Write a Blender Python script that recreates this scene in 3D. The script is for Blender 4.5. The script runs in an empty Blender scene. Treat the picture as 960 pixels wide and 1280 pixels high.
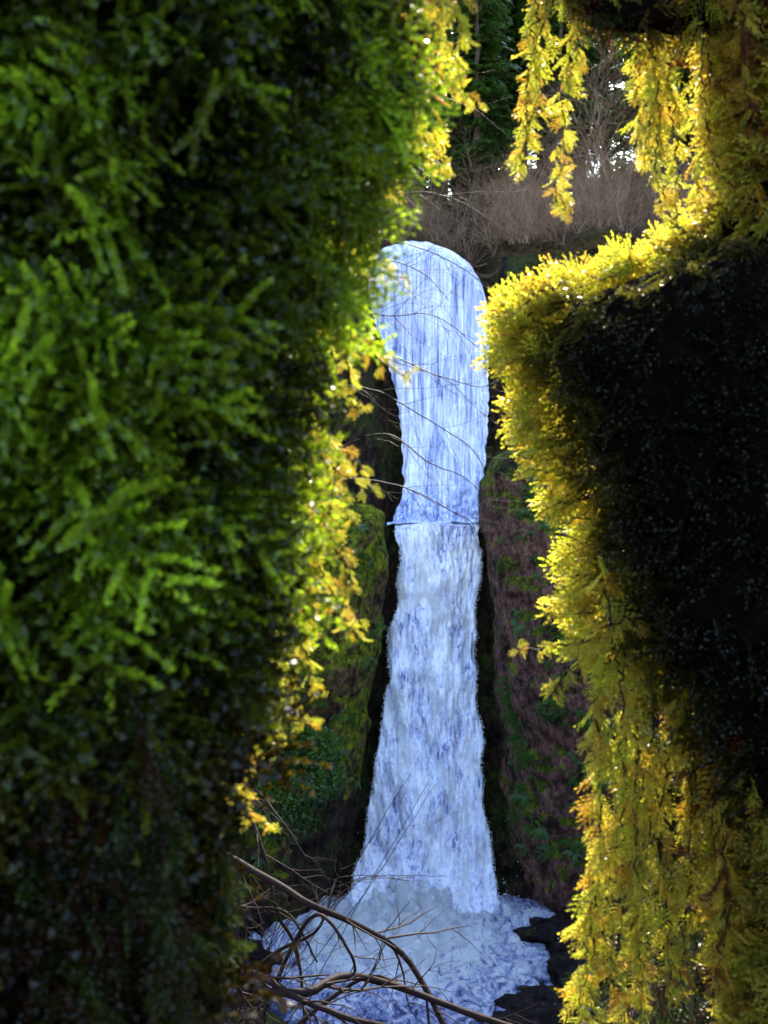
import bpy, math, numpy as np
from mathutils import Vector, Matrix
rng = np.random.default_rng(7)
sc = bpy.context.scene
CAMZ = 20.0
K = 0.0008
# image pixel helpers: column u / row v to metres east / height at depth y
def ex(u, y): return (np.asarray(u, float) - 480.0) * K * y
def hz(v, y): return CAMZ + (640.0 - np.asarray(v, float)) * K * y

# ---------------------------------------------------------------- noise
_perm = np.random.default_rng(3).random((64, 64, 64))
def vn(x, y, z):
    x, y, z = np.broadcast_arrays(np.asarray(x, float), np.asarray(y, float), np.asarray(z, float))
    xi = np.floor(x).astype(int); yi = np.floor(y).astype(int); zi = np.floor(z).astype(int)
    fx = x - xi; fy = y - yi; fz = z - zi
    fx = fx*fx*(3-2*fx); fy = fy*fy*(3-2*fy); fz = fz*fz*(3-2*fz)
    def g(a, b, c): return _perm[(xi+a) & 63, (yi+b) & 63, (zi+c) & 63]
    c00 = g(0,0,0)*(1-fx)+g(1,0,0)*fx; c10 = g(0,1,0)*(1-fx)+g(1,1,0)*fx
    c01 = g(0,0,1)*(1-fx)+g(1,0,1)*fx; c11 = g(0,1,1)*(1-fx)+g(1,1,1)*fx
    return ((c00*(1-fy)+c10*fy)*(1-fz)+(c01*(1-fy)+c11*fy)*fz)*2-1
def fbm(x, y, z, o=4):
    s = 0; a = 1.0; f = 1.0
    for i in range(o):
        s = s + a*vn(x*f+i*17.3, y*f+i*5.1, z*f+i*9.7); a *= .5; f *= 2.03
    return s
def sstep(a, b, x):
    t = np.clip((x-a)/(b-a), 0, 1); return t*t*(3-2*t)

# ---------------------------------------------------------------- mesh helpers
def mesh(name, V, F, mat, smooth=False, col=None):
    V = np.asarray(V, np.float32).reshape(-1, 3); F = np.asarray(F, np.int32)
    k = F.shape[1]
    me = bpy.data.meshes.new(name)
    me.vertices.add(len(V)); me.vertices.foreach_set("co", V.ravel())
    me.loops.add(F.size); me.loops.foreach_set("vertex_index", F.ravel())
    me.polygons.add(len(F)); me.polygons.foreach_set("loop_start", np.arange(0, F.size, k, dtype=np.int32))
    if smooth: me.polygons.foreach_set("use_smooth", np.ones(len(F), bool))
    if col is not None:
        a = me.attributes.new("tone", 'FLOAT_COLOR', 'POINT')
        c = np.ones((len(V), 4), np.float32); c[:, :3] = col
        a.data.foreach_set("color", c.ravel())
    me.update(calc_edges=True)
    me.materials.append(mat)
    return me
def obj(name, me, loc=(0,0,0), parent=None, **kw):
    o = bpy.data.objects.new(name, me); sc.collection.objects.link(o)
    o.location = loc
    if parent is not None: o.parent = parent
    for k, v in kw.items(): o[k] = v
    return o
def thing(name, loc, label, category, **kw):
    o = bpy.data.objects.new(name, None); o.empty_display_size = .3
    sc.collection.objects.link(o); o.location = loc
    o["label"] = label; o["category"] = category
    for k, v in kw.items(): o[k] = v
    return o
def gridF(n, m):
    i, j = np.meshgrid(np.arange(n-1), np.arange(m-1), indexing='ij')
    a = (i*m+j).ravel(); return np.stack([a, a+1, a+m+1, a+m], 1)
def tube(P, R, s=5):
    P = np.asarray(P, float); R = np.asarray(R, float); n = len(P)
    T = np.gradient(P, axis=0); T /= np.linalg.norm(T, axis=1, keepdims=True)+1e-9
    ref = np.array([0.31, .17, .93]) if abs(T[0] @ np.array([0, 0, 1])) < .8 else np.array([.93, .2, .1])
    U = np.cross(T, ref); U /= np.linalg.norm(U, axis=1, keepdims=True)+1e-9
    W = np.cross(T, U)
    a = np.arange(s)*2*np.pi/s
    V = P[:, None]+R[:, None, None]*(np.cos(a)[None, :, None]*U[:, None]+np.sin(a)[None, :, None]*W[:, None])
    i, j = np.meshgrid(np.arange(n-1), np.arange(s), indexing='ij')
    A = (i*s+j).ravel(); B = (i*s+(j+1) % s).ravel()
    F = np.stack([A, B, B+s, A+s], 1)
    return V.reshape(-1, 3), F
class Acc:
    def __init__(s): s.V = []; s.F = []; s.C = []; s.n = 0
    def add(s, V, F, C=None):
        s.V.append(V); s.F.append(F+s.n); s.n += len(V)
        if C is not None: s.C.append(C)
    def mesh(s, name, mat, smooth=False, off=(0, 0, 0)):
        C = np.concatenate(s.C) if s.C else None
        return mesh(name, np.concatenate(s.V)-np.array(off), np.concatenate(s.F), mat, smooth, C)
def spline(pts, n):
    pts = np.asarray(pts, float); k = len(pts)
    t = np.linspace(0, k-1, n); i = np.clip(t.astype(int), 0, k-2); f = (t-i)[:, None]
    p0 = pts[np.clip(i-1, 0, k-1)]; p1 = pts[i]; p2 = pts[i+1]; p3 = pts[np.clip(i+2, 0, k-1)]
    return .5*((2*p1)+(-p0+p2)*f+(2*p0-5*p1+4*p2-p3)*f**2+(-p0+3*p1-3*p2+p3)*f**3)

# ---------------------------------------------------------------- materials
def newmat(name):
    m = bpy.data.materials.new(name); m.use_nodes = True
    nt = m.node_tree; nt.nodes.clear()
    out = nt.nodes.new('ShaderNodeOutputMaterial')
    return m, nt, out
def N(nt, t, **kw):
    n = nt.nodes.new(t)
    for k, v in kw.items():
        if k in n.inputs.keys(): n.inputs[k].default_value = v
        else: setattr(n, k, v)
    return n
def noise(nt, scale, detail=4, rough=.6, vec=None, mscale=None, dist=0.0):
    n = nt.nodes.new('ShaderNodeTexNoise'); n.inputs['Scale'].default_value = scale
    n.inputs['Detail'].default_value = detail; n.inputs['Roughness'].default_value = rough
    n.inputs['Distortion'].default_value = dist
    g = nt.nodes.new('ShaderNodeNewGeometry')
    src = g.outputs['Position']
    if mscale is not None:
        mp = nt.nodes.new('ShaderNodeMapping'); mp.inputs['Scale'].default_value = mscale
        nt.links.new(src, mp.inputs['Vector']); src = mp.outputs['Vector']
    nt.links.new(src, n.inputs['Vector'])
    return n.outputs['Fac']
def ramp(nt, fac, stops):
    r = nt.nodes.new('ShaderNodeValToRGB'); e = r.color_ramp.elements
    while len(e) < len(stops): e.new(.5)
    for i, (p, c) in enumerate(stops):
        e[i].position = p; e[i].color = (*c, 1) if len(c) == 3 else c
    nt.links.new(fac, r.inputs['Fac']); return r.outputs['Color']
def mixc(nt, fac, a, b, mode='MIX'):
    m = nt.nodes.new('ShaderNodeMix'); m.data_type = 'RGBA'; m.blend_type = mode
    for s, v in ((m.inputs[0], fac), (m.inputs[6], a), (m.inputs[7], b)):
        if isinstance(v, (int, float)): s.default_value = v
        elif isinstance(v, tuple): s.default_value = (*v, 1)
        else: nt.links.new(v, s)
    return m.outputs[2]
def bump(nt, h, strength=.5, dist=.1):
    b = nt.nodes.new('ShaderNodeBump'); b.inputs['Strength'].default_value = strength
    b.inputs['Distance'].default_value = dist; nt.links.new(h, b.inputs['Height']); return b.outputs['Normal']
def principled(nt, out, col, rough=.8, spec=.3, nrm=None):
    p = nt.nodes.new('ShaderNodeBsdfPrincipled')
    if isinstance(col, tuple): p.inputs['Base Color'].default_value = (*col, 1)
    else: nt.links.new(col, p.inputs['Base Color'])
    if isinstance(rough, float): p.inputs['Roughness'].default_value = rough
    else: nt.links.new(rough, p.inputs['Roughness'])
    p.inputs['Specular IOR Level'].default_value = spec
    if nrm is not None: nt.links.new(nrm, p.inputs['Normal'])
    if out is not None: nt.links.new(p.outputs[0], out.inputs[0])
    return p

def moss_mat(name, warm, fac):
    m, nt, out = newmat(name)
    a = nt.nodes.new('ShaderNodeAttribute'); a.attribute_name = 'tone'
    c = mixc(nt, noise(nt, 90, 2), a.outputs['Color'], mixc(nt, 1.0, a.outputs['Color'], (.6, .55, .5), 'MULTIPLY'))
    p = principled(nt, None, c, .32, .5)
    t = nt.nodes.new('ShaderNodeBsdfTranslucent')
    nt.links.new(mixc(nt, 1.0, c, warm, 'MULTIPLY'), t.inputs['Color'])
    mx = nt.nodes.new('ShaderNodeMixShader'); mx.inputs[0].default_value = fac
    nt.links.new(p.outputs[0], mx.inputs[1]); nt.links.new(t.outputs[0], mx.inputs[2])
    nt.links.new(mx.outputs[0], out.inputs[0])
    return m
MOSS = moss_mat('spike_moss', (1.65, 1.6, .9), .65)
LEAF = moss_mat('leaf_green', (1.3, 1.3, .7), .40)

m, nt, out = newmat('mossy_bark'); BARK = m
h = noise(nt, 60, 5, .7)
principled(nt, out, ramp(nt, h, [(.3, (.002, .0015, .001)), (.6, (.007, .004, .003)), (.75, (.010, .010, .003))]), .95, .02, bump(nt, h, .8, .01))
m, nt, out = newmat('branch_bark'); TWIG = m
h = noise(nt, 40, 4, .7)
principled(nt, out, ramp(nt, h, [(.35, (.004, .002, .002)), (.65, (.016, .006, .005))]), .7, .12, bump(nt, h, .5, .004))
m, nt, out = newmat('pale_brush_bark'); BRUSH = m
h = noise(nt, .8, 4, .7)
principled(nt, out, ramp(nt, h, [(.35, (.12, .065, .035)), (.65, (.44, .27, .16))]), .8, .2)
m, nt, out = newmat('conifer_bark'); CBARK = m
h = noise(nt, 1, 4, .7, mscale=(3, 3, .6))
principled(nt, out, ramp(nt, h, [(.35, (.05, .032, .022)), (.65, (.18, .12, .085))]), .9, .1)

def rockmat(name, mossamt, brown, mg=1.0, up=.3):
    m, nt, out = newmat(name)
    n1 = noise(nt, .9, 10, .72); n2 = noise(nt, .35, 8, .7); n3 = noise(nt, 3.6, 9, .82, mscale=(1, 1, .55))
    rock = ramp(nt, n3, [(.38, (.003, .003, .003)), (.50, brown), (.66, tuple(v*2.6 for v in brown))])
    mossc = ramp(nt, n3, [(.40, (.006, .009, .002)), (.66, (.17*mg, .19*mg, .02))])
    g = nt.nodes.new('ShaderNodeNewGeometry'); sx = nt.nodes.new('ShaderNodeSeparateXYZ')
    nt.links.new(g.outputs['Normal'], sx.inputs[0])
    ma = N(nt, 'ShaderNodeMath', operation='MULTIPLY'); ma.inputs[1].default_value = up; nt.links.new(sx.outputs['Z'], ma.inputs[0])
    ad = N(nt, 'ShaderNodeMath', operation='ADD'); nt.links.new(ma.outputs[0], ad.inputs[0]); nt.links.new(n2, ad.inputs[1])
    f = ramp(nt, ad.outputs[0], [(mossamt, (0, 0, 0)), (mossamt+.12, (1, 1, 1))])
    col = mixc(nt, f, rock, mossc)
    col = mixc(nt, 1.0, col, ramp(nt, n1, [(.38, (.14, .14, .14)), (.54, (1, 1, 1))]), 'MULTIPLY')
    principled(nt, out, col, .75, .12, bump(nt, n1, 1.0, .9))
    return m
ROCK = rockmat('wet_mossy_rock', .50, (.045, .026, .016), .6)
ROCK2 = rockmat('red_brown_rock', .54, (.17, .080, .060), 1.5, .5)
ROCK3 = rockmat('mossy_green_rock', .42, (.13, .075, .035), 2.4)
ROCK4 = rockmat('wet_dark_rock', .85, (.022, .013, .012))
m, nt, out = newmat('forest_floor'); FLOOR = m
n1 = noise(nt, .5, 8, .7); n2 = noise(nt, 4, 5, .7)
col = mixc(nt, ramp(nt, n1, [(.42, (0, 0, 0)), (.6, (1, 1, 1))]), ramp(nt, n2, [(.35, (.014, .008, .005)), (.7, (.14, .075, .04))]), ramp(nt, n2, [(.35, (.008, .010, .003)), (.7, (.08, .07, .02))]))
principled(nt, out, col, .9, .05, bump(nt, n2, .8, .3))

def watermat(name, ms1, ms2, ms3, lo, hi, dark, mid, light, bs):
    m, nt, out = newmat(name)
    a = noise(nt, 1.0, 6, .65, mscale=ms1, dist=.3); b = noise(nt, 1.0, 5, .6, mscale=ms2); c_ = noise(nt, 1.0, 3, .5, mscale=ms3)
    s1 = N(nt, 'ShaderNodeMath', operation='MULTIPLY_ADD'); nt.links.new(b, s1.inputs[0]); s1.inputs[1].default_value = .6; nt.links.new(a, s1.inputs[2])
    s2 = N(nt, 'ShaderNodeMath', operation='MULTIPLY_ADD'); nt.links.new(c_, s2.inputs[0]); s2.inputs[1].default_value = .5; nt.links.new(s1.outputs[0], s2.inputs[2])
    mr_ = N(nt, 'ShaderNodeMapRange'); mr_.inputs[1].default_value = lo; mr_.inputs[2].default_value = hi; nt.links.new(s2.outputs[0], mr_.inputs[0])
    c = ramp(nt, mr_.outputs[0], [(0, dark), (.45, mid), (1, light)])
    principled(nt, out, c, .5, .3, bump(nt, s1.outputs[0], bs, .12))
    return m
FALLU = watermat('veil_water', (7, 7, .20), (22, 22, .6), (.9, .9, .22), .84, 1.24, (.09, .13, .34), (.50, .55, .82), (1.0, 1.0, 1.0), .35)
FALLL = watermat('white_water', (4.4, 4.4, .7), (13, 13, 3.0), (.8, .8, .4), .84, 1.14, (.12, .15, .38), (.72, .74, .92), (1.0, 1.0, 1.0), .9)  # dark stop paints bluish shadows into the white streaks
m, nt, out = newmat('froth'); FROTH = m
principled(nt, out, (1.0, .99, 1.0), .6, .2)
m, nt, out = newmat('pool_water'); POOL = m
g = nt.nodes.new('ShaderNodeNewGeometry')
vd = N(nt, 'ShaderNodeVectorMath', operation='DISTANCE'); nt.links.new(g.outputs['Position'], vd.inputs[0]); vd.inputs[1].default_value = (.6, 46.8, .4)
mr = N(nt, 'ShaderNodeMapRange'); mr.inputs[1].default_value = 1.5; mr.inputs[2].default_value = 9.0; mr.inputs[3].default_value = .22; mr.inputs[4].default_value = .03
nt.links.new(vd.outputs['Value'], mr.inputs[0])
n1 = noise(nt, 1.0, 9, .85, mscale=(1.5, .9, 1.5), dist=1.0)
ad = N(nt, 'ShaderNodeMath', operation='ADD'); nt.links.new(n1, ad.inputs[0]); nt.links.new(mr.outputs[0], ad.inputs[1])
c = ramp(nt, ad.outputs[0], [(.50, (.02, .035, .12)), (.57, (.40, .44, .74)), (.64, (1.0, 1.0, 1.0))])
principled(nt, out, c, .35, .4, bump(nt, n1, 1.0, .55))

# ---------------------------------------------------------------- world, sun, camera
SD = Vector((.22, 1.0, .98)).normalized()
el = math.asin(SD.z); az = math.atan2(SD.x, SD.y)
w = bpy.data.worlds.new("World"); sc.world = w; w.use_nodes = True
nt = w.node_tree; bg = nt.nodes['Background']
sky = nt.nodes.new('ShaderNodeTexSky'); sky.sky_type = 'NISHITA'; sky.sun_disc = False
sky.sun_elevation = el; sky.sun_rotation = az; sky.air_density = 1.0; sky.dust_density = 1.5; sky.ozone_density = 1.8
nt.links.new(sky.outputs[0], bg.inputs[0]); bg.inputs[1].default_value = .86
L = bpy.data.lights.new('sun', 'SUN'); L.energy = 20.0; L.angle = math.radians(.5); L.color = (1, .91, .72)
lo = bpy.data.objects.new('sun', L); sc.collection.objects.link(lo)
lo.rotation_euler = SD.to_track_quat('Z', 'Y').to_euler()
cam = bpy.data.cameras.new('camera'); co = bpy.data.objects.new('camera', cam); sc.collection.objects.link(co); sc.camera = co
co.location = (0, 0, CAMZ); co.rotation_euler = (math.radians(90), 0, 0)
cam.sensor_fit = 'VERTICAL'; cam.sensor_height = 24.576; cam.lens = 24.0
cam.clip_start = .02; cam.clip_end = 6000
cam.dof.use_dof = True; cam.dof.focus_distance = 2.8; cam.dof.aperture_fstop = 7.2
sc.view_settings.view_transform = 'Standard'; sc.view_settings.look = 'None'; sc.view_settings.exposure = 0

# ---------------------------------------------------------------- terrain
def lowy(z): return np.interp(z, [0, 6, 12, 19.4], [50.3, 51.8, 53, 54.0])
LE = [(655, 490), (700, 500), (750, 496), (800, 490), (850, 485), (900, 475), (950, 468), (1000, 462), (1050, 455), (1090, 442), (1115, 422), (1135, 390)]
RE = [(655, 600), (700, 600), (800, 597), (900, 600), (950, 602), (1000, 604), (1050, 609), (1100, 618), (1120, 630), (1135, 650)]
def edge(tab, z, yf, uy):
    v = np.array([a for a, b in tab], float); u = np.array([b for a, b in tab], float)
    zz = hz(v, uy); xx = ex(u, uy); o = np.argsort(zz)
    return np.interp(z, zz[o], xx[o])
UL = [(300, 470), (400, 477), (440, 484), (500, 495), (560, 503), (600, 505), (625, 501), (652, 490)]
UR = [(300, 612), (370, 613), (450, 610), (550, 607), (600, 605), (640, 604), (652, 604)]
YU = 58.0
def slotL(z): return np.where(z > 19.4, edge(UL, z, 0, YU), edge(LE, z, 0, 52.))
def slotR(z): return np.where(z > 19.4, edge(UR, z, 0, YU), edge(RE, z, 0, 52.))
cu = np.array([460, 467, 480, 508, 536, 567, 589, 604, 613]); cv = np.array([326, 313, 302, 295, 296, 307, 322, 345, 380])
CX = ex(cu, YU); CZ = hz(cv, YU)
def ztop(x):
    base = 36.2+.7*vn(x*.3, 4.2, 0)
    c = np.interp(x, CX, CZ)-.6
    inside = sstep(CX[0]-1.5, CX[0], x)*(1-sstep(CX[-1], CX[-1]+1.2, x))
    return base*(1-inside)+c*inside
xs = np.concatenate([np.linspace(-120, -16, 50)[:-1], np.linspace(-16, 18, 230), np.linspace(18, 120, 50)[1:]])
nv = 230
v = np.linspace(0, 1, nv)
X, Vv = np.meshgrid(xs, v, indexing='ij')
ZT = ztop(X); Z = -2+Vv*(ZT+2)
yl = lowy(Z)+.9; yu = YU+.9
Y = np.where(Z > 19.25, yu, yl)
a = slotL(Z); b = slotR(Z)
outL = sstep(.1, 2.2, a-X); outR = sstep(.2, 2.5, X-b)
up = Z > 19.25
Y = Y-outL*np.where(up, 2.3, 3.2)-outR*np.where(up, .8, .6)
Y = Y-.02*np.maximum(np.abs(X-1)-9, 0)**1.5
top = sstep(.88, 1, Vv)
Y = Y+top*2.4
namp = np.clip(outL+outR, .25, 1)
Y = Y+namp*(1.1*fbm(X*.25, Y*0, Z*.22, 5)+.35*fbm(X*1.2, 2, Z*1.0, 4))
Zr = Z+.25*fbm(X*.4, 3, Z*.4, 3)*namp
# plateau rows
ny = 90
tt = np.linspace(0, 1, ny)[1:]**2.2
Yt = Y[:, -1:]; Zt = Zr[:, -1:]
D = tt[None, :]*500
YP = Yt+D
rise = np.where(D < 40, D*.44, 17.6+(D-40)*.16)
ZP = Zt+rise+np.clip(D/6, 0, 1)*.8*fbm(X[:, :1]*.12, YP*.12, 7, 4)
XP = np.repeat(X[:, :1], ny-1, 1)*(1+D/260)
XX = np.concatenate([X, XP], 1); YY = np.concatenate([Y, YP], 1); ZZ = np.concatenate([Zr, ZP], 1)
n, mm = XX.shape
F = gridF(n, mm)[:, ::-1]
me = mesh('cliff', np.stack([XX, YY, ZZ], -1).reshape(-1, 3), F, ROCK, True)
me.materials.append(FLOOR)
jj = np.tile(np.arange(mm-1), n-1)
me.polygons.foreach_set("material_index", (jj > nv-8).astype(np.int32))
obj('cliff', me, kind='structure')
def hillz(x, y):
    i = np.argmin(np.abs(xs-x/(1+max(y-60, 0)/260)))
    return float(np.interp(y, YY[i, nv-1:], ZZ[i, nv-1:]))

# ground sheet in front, reaching the horizon
gx = np.concatenate([-np.geomspace(3000, 20, 40), np.linspace(-19, 19, 120), np.geomspace(20, 3000, 40)])
gy = np.concatenate([-np.geomspace(3000, 5, 30), np.linspace(-4, 58, 200), np.geomspace(60, 3000, 30)])
GX, GY = np.meshgrid(gx, gy, indexing='ij')
def gz(x, y):
    z = np.interp(y, [-3000, -10, 1.2, 4, 14, 30, 36, 60, 3000], [18.4, 18.4, 18.4, 16.6, 10.5, 1.6, .6, .3, -2])
    n_ = fbm(x*.3, y*.3, 1, 4)*.35*sstep(2, 8, np.abs(y)+np.abs(x)*.2)
    pool = sstep(1.15, .85, np.sqrt(((x-1.2)/7.0)**2+((y-45.5)/8.6)**2))
    return z+n_*(1-pool)-pool*1.6
GZ = gz(GX, GY)
me = mesh('ground', np.stack([GX, GY, GZ], -1).reshape(-1, 3), gridF(len(gx), len(gy))[:, ::-1], FLOOR, True)
obj('ground', me, kind='structure')

# ---------------------------------------------------------------- water
px_ = np.linspace(-9, 12, 360); py_ = np.linspace(35, 54.5, 360)
PX, PY = np.meshgrid(px_, py_, indexing='ij')
dd = np.sqrt((PX-1.2)**2+((PY-49.5))**2)
PZ = .4+.75*np.exp(-dd/8)*(np.abs(fbm(PX*1.0, PY*1.3, 0, 6))-.45)+.7*np.exp(-(dd/2.4)**2)*(1+1.0*fbm(PX*2.2, PY*2.2, 5, 5))
me = mesh('water', np.stack([PX, PY, PZ], -1).reshape(-1, 3), gridF(360, 360)[:, ::-1], POOL, True)
obj('water', me, kind='structure')

wf = thing('waterfall', (1.5, 52, .4), 'tall two-tier white waterfall dropping between dark mossy rock walls', 'waterfall')
o0 = np.array(wf.location)
# upper tier
ns, nr = 170, 330
S, R = np.meshgrid(np.linspace(0, 1, ns), np.linspace(0, 1, nr), indexing='ij')
cxs = CX[0]+(CX[-1]-CX[0])*S
zc = np.interp(cxs, CX, CZ); zb = 19.3
A = np.clip(R/.10, 0, 1)*np.pi/2; H = 1.6
zz = np.where(R < .10, zc-H*(1-np.cos(A)), (zc-H)-(R-.10)/.90*(zc-H-zb))
yy = YU+1.9*(1-np.sin(A))-.5*np.sin(np.pi*S)-.6*sstep(.1, 1, R)
el_ = edge(UL, zz, 0, YU); er_ = edge(UR, zz, 0, YU)
wv = .10*vn(zz*1.3, 3, 0)+.05*vn(zz*4, 1, 0)
tb = sstep(.0, .12, R)
blend = sstep(.06, .4, R)
xx = cxs*(1-blend)+(el_+wv*tb+(er_-el_)*S)*blend
yy = yy+.12*fbm(xx*2.2, 0, zz*.2, 4)+.05*fbm(xx*7, 0, zz*.5, 3)-.35*sstep(.8, 1, R)*np.abs(fbm(xx*1.5, 1, zz*1.5, 3))
obj('upper_cascade', mesh('upper_cascade', np.stack([xx, yy, zz], -1).reshape(-1, 3)-o0, gridF(ns, nr)[:, ::-1], FALLU, True), parent=wf)
# middle basin and lower tier
ns, nr = 190, 560
S, R = np.meshgrid(np.linspace(0, 1, ns), np.linspace(0, 1, nr), indexing='ij')
zz = 19.42-R*19.3
yy = lowy(zz)-.35*np.sin(np.pi*S)
l_ = edge(LE, zz, 0, 52.); r_ = edge(RE, zz, 0, 52.)
l_ = l_+.20*fbm(zz*.6, 3, 1, 5); r_ = r_+.20*fbm(zz*.6, 8, 1, 5)
xx = l_+(r_-l_)*S
lump = sstep(.04, .2, R)
yy = yy-.34*lump*fbm(xx*1.8, 0, zz*.45, 5)-.16*fbm(xx*5, 3, zz*1.2, 4)-1.0*np.exp(-((1-R)/.06)**2)
fr = sstep(.0, .012, R); yy = yy+(1-fr)*1.2
zz = zz+(1-sstep(0, .03, R))*.16*fbm(xx*1.6, 2, 0, 4)
obj('lower_cascade', mesh('lower_cascade', np.stack([xx, yy, zz], -1).reshape(-1, 3)-o0, gridF(ns, nr)[:, ::-1], FALLL, True), parent=wf)
LXYZ = (xx, yy, zz)
bx = np.linspace(ex(484, 54), ex(604, 54), 80); by = np.linspace(54.2, 59, 60)
BX, BY = np.meshgrid(bx, by, indexing='ij'); BZ = 19.40+.10*fbm(BX*1.6, BY*2, 1, 4)
obj('basin', mesh('basin', np.stack([BX, BY, BZ], -1).reshape(-1, 3)-o0, gridF(80, 60)[:, ::-1], FALLU, True), parent=wf)
# spray and froth droplets
base_t = np.array([[1, 0, -.5], [-.5, .87, -.5], [-.5, -.87, -.5], [0, 0, 1]])
f_t = np.array([[0, 1, 3], [1, 2, 3], [2, 0, 3], [0, 2, 1]])
def tets(P, smin, smax, vz=1.0):
    n = len(P); q = rng.uniform(smin, smax, (n, 1, 1)); jit = rng.uniform(.5, 1.5, (n, 4, 3)); jit[:, :, 2] *= vz
    V = P[:, None]+base_t[None]*q*jit
    return V.reshape(-1, 3), (f_t[None]+4*np.arange(n)[:, None, None]).reshape(-1, 3)
def gauss(n, cx, sx, cy, sy, z0, sz):
    return np.stack([rng.normal(cx, sx, n), rng.normal(cy, sy, n), z0+np.abs(rng.normal(0, sz, n))], 1)
acc = Acc()
P = gauss(9000, 1.0, 2.4, 47.8, 1.9, .45, .28); P = P[fbm(P[:, 0]*1.4, P[:, 1]*1.2, 3, 4) > .25]
acc.add(*tets(P, .012, .035))
P = gauss(9000, 1.9, 1.6, 49.4, .5, .5, .9); P = P[fbm(P[:, 0]*2.0, P[:, 1]*1.2, P[:, 2]*2, 4) > .0]
acc.add(*tets(P, .010, .032))
# froth beads riding on the falling sheet, gathered in streaks
xx, yy, zz = LXYZ
n = 90000
i = rng.integers(0, xx.shape[0], n); j = (rng.random(n)**.85*xx.shape[1]).astype(int).clip(6, xx.shape[1]-1)
P = np.stack([xx[i, j], yy[i, j], zz[i, j]], 1)
dn = fbm(P[:, 0]*3.4, 7, P[:, 2]*.7, 5)
k_ = dn > .34+.12*rng.normal(0, 1, n); P = P[k_]
P = P+np.stack([rng.normal(0, .04, len(P)), -np.abs(rng.normal(0, .08, len(P))), rng.normal(0, .05, len(P))], 1)
acc.add(*tets(P, .007, .022, 2.6))
e_ = rng.random(3500) < .5; j = rng.integers(40, xx.shape[1], 3500); i = np.where(e_, 0, xx.shape[0]-1)
P = np.stack([xx[i, j]+rng.normal(0, .06, 3500), yy[i, j]-rng.random(3500)*.2, zz[i, j]], 1)
acc.add(*tets(P, .008, .024, 2.4))
obj('spray', acc.mesh('spray', FROTH, False, o0), parent=wf, kind='stuff')

# ---------------------------------------------------------------- rocks
def lathe_rock(tabL, tabR, yc, ry, ydep, nz=240, na=240, nsd=0, amp=.4):
    vv = np.array([t[0] for t in tabL], float); z_ = hz(vv, ydep); xl = ex([t[1] for t in tabL], ydep)
    xr = ex(np.interp(vv, [t[0] for t in tabR], [t[1] for t in tabR]), ydep)
    z = np.linspace(z_.max(), z_.min(), nz)
    o = np.argsort(z_); xl = np.interp(z, z_[o], xl[o]); xr = np.interp(z, z_[o], xr[o])
    sc_ = np.sqrt(np.clip((z.max()-z)/4.2, 0, 1))
    a = np.linspace(0, 2*np.pi, na, endpoint=False)
    Z, A_ = np.meshgrid(z, a, indexing='ij')
    c = ((xl+xr)/2)[:, None]; r = ((xr-xl)/2)[:, None]
    X = c+r*np.cos(A_); Y = yc-ry*sc_[:, None]*np.sin(A_)
    side = .45+.55*np.clip(np.sin(A_), 0, 1)
    q = (fbm(X*.4+nsd, Y*.35, Z*.25, 5)*amp+.34*fbm(X*1.2, Y*1.2+nsd, Z*1.0, 6))*side
    X = X+np.cos(A_)*q; Y = Y-np.sin(A_)*q; Z = Z+.3*q
    i, j = np.meshgrid(np.arange(nz-1), np.arange(na), indexing='ij')
    A0 = (i*na+j).ravel(); B0 = (i*na+(j+1) % na).ravel()
    F = np.stack([A0, B0, B0+na, A0+na], 1)
    return X, Y, Z, F
TL = [(540, 672), (546, 656), (556, 638), (575, 622), (600, 612), (640, 607), (700, 614), (800, 622), (900, 632), (1000, 640), (1060, 650), (1110, 664), (1150, 678), (1200, 690), (1260, 700)]
TR = [(540, 690), (560, 745), (600, 800), (700, 850), (1260, 900)]
RX, RY, RZ, RF = lathe_rock(TL, TR, 51.5, 4.8, 49.0, amp=.8)
obj('rock_outcrop', mesh('rock_outcrop', np.stack([RX, RY, RZ], -1).reshape(-1, 3)-np.array([10, 51, 0]), RF, ROCK2, True), loc=(10, 51, 0),
    label='rounded dark brown rock outcrop with moss and ferns beside waterfall', category='rock')
TL2 = [(632, 400), (640, 380), (660, 350), (700, 330), (800, 320), (1000, 300), (1150, 280), (1250, 260)]
TR2 = [(632, 466), (640, 480), (700, 490), (760, 483), (850, 474), (900, 462), (1000, 442), (1080, 420), (1150, 375), (1250, 340)]
LX, LY, LZ, LF = lathe_rock(TL2, TR2, 52.0, 3.0, 50.0, nsd=9, amp=.6)
obj('rock_outcrop.001', mesh('rock_outcrop', np.stack([LX, LY, LZ], -1).reshape(-1, 3)-np.array([-4, 51, 0]), LF, ROCK3, True), loc=(-4, 51, 0),
    label='tall moss covered green rock buttress beside lower falls', category='rock')
def boulder(x, y, z, s, seed, nm='boulder'):
    n1_, n2_ = 60, 80
    t, p = np.meshgrid(np.linspace(0, np.pi, n1_), np.linspace(0, 2*np.pi, n2_), indexing='ij')
    P = np.stack([np.sin(t)*np.cos(p), np.sin(t)*np.sin(p), np.cos(t)], -1)
    q = 1+.55*fbm(P[..., 0]*1.2+seed, P[..., 1]*1.2, P[..., 2]*1.2, 6)
    P = P*q[..., None]*np.array(s)
    obj(nm, mesh(nm, P.reshape(-1, 3), gridF(n1_, n2_), ROCK4, True), loc=(x, y, z),
        label='wet dark boulder at the edge of the plunge pool', category='boulder', group='boulders around the plunge pool')
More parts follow.
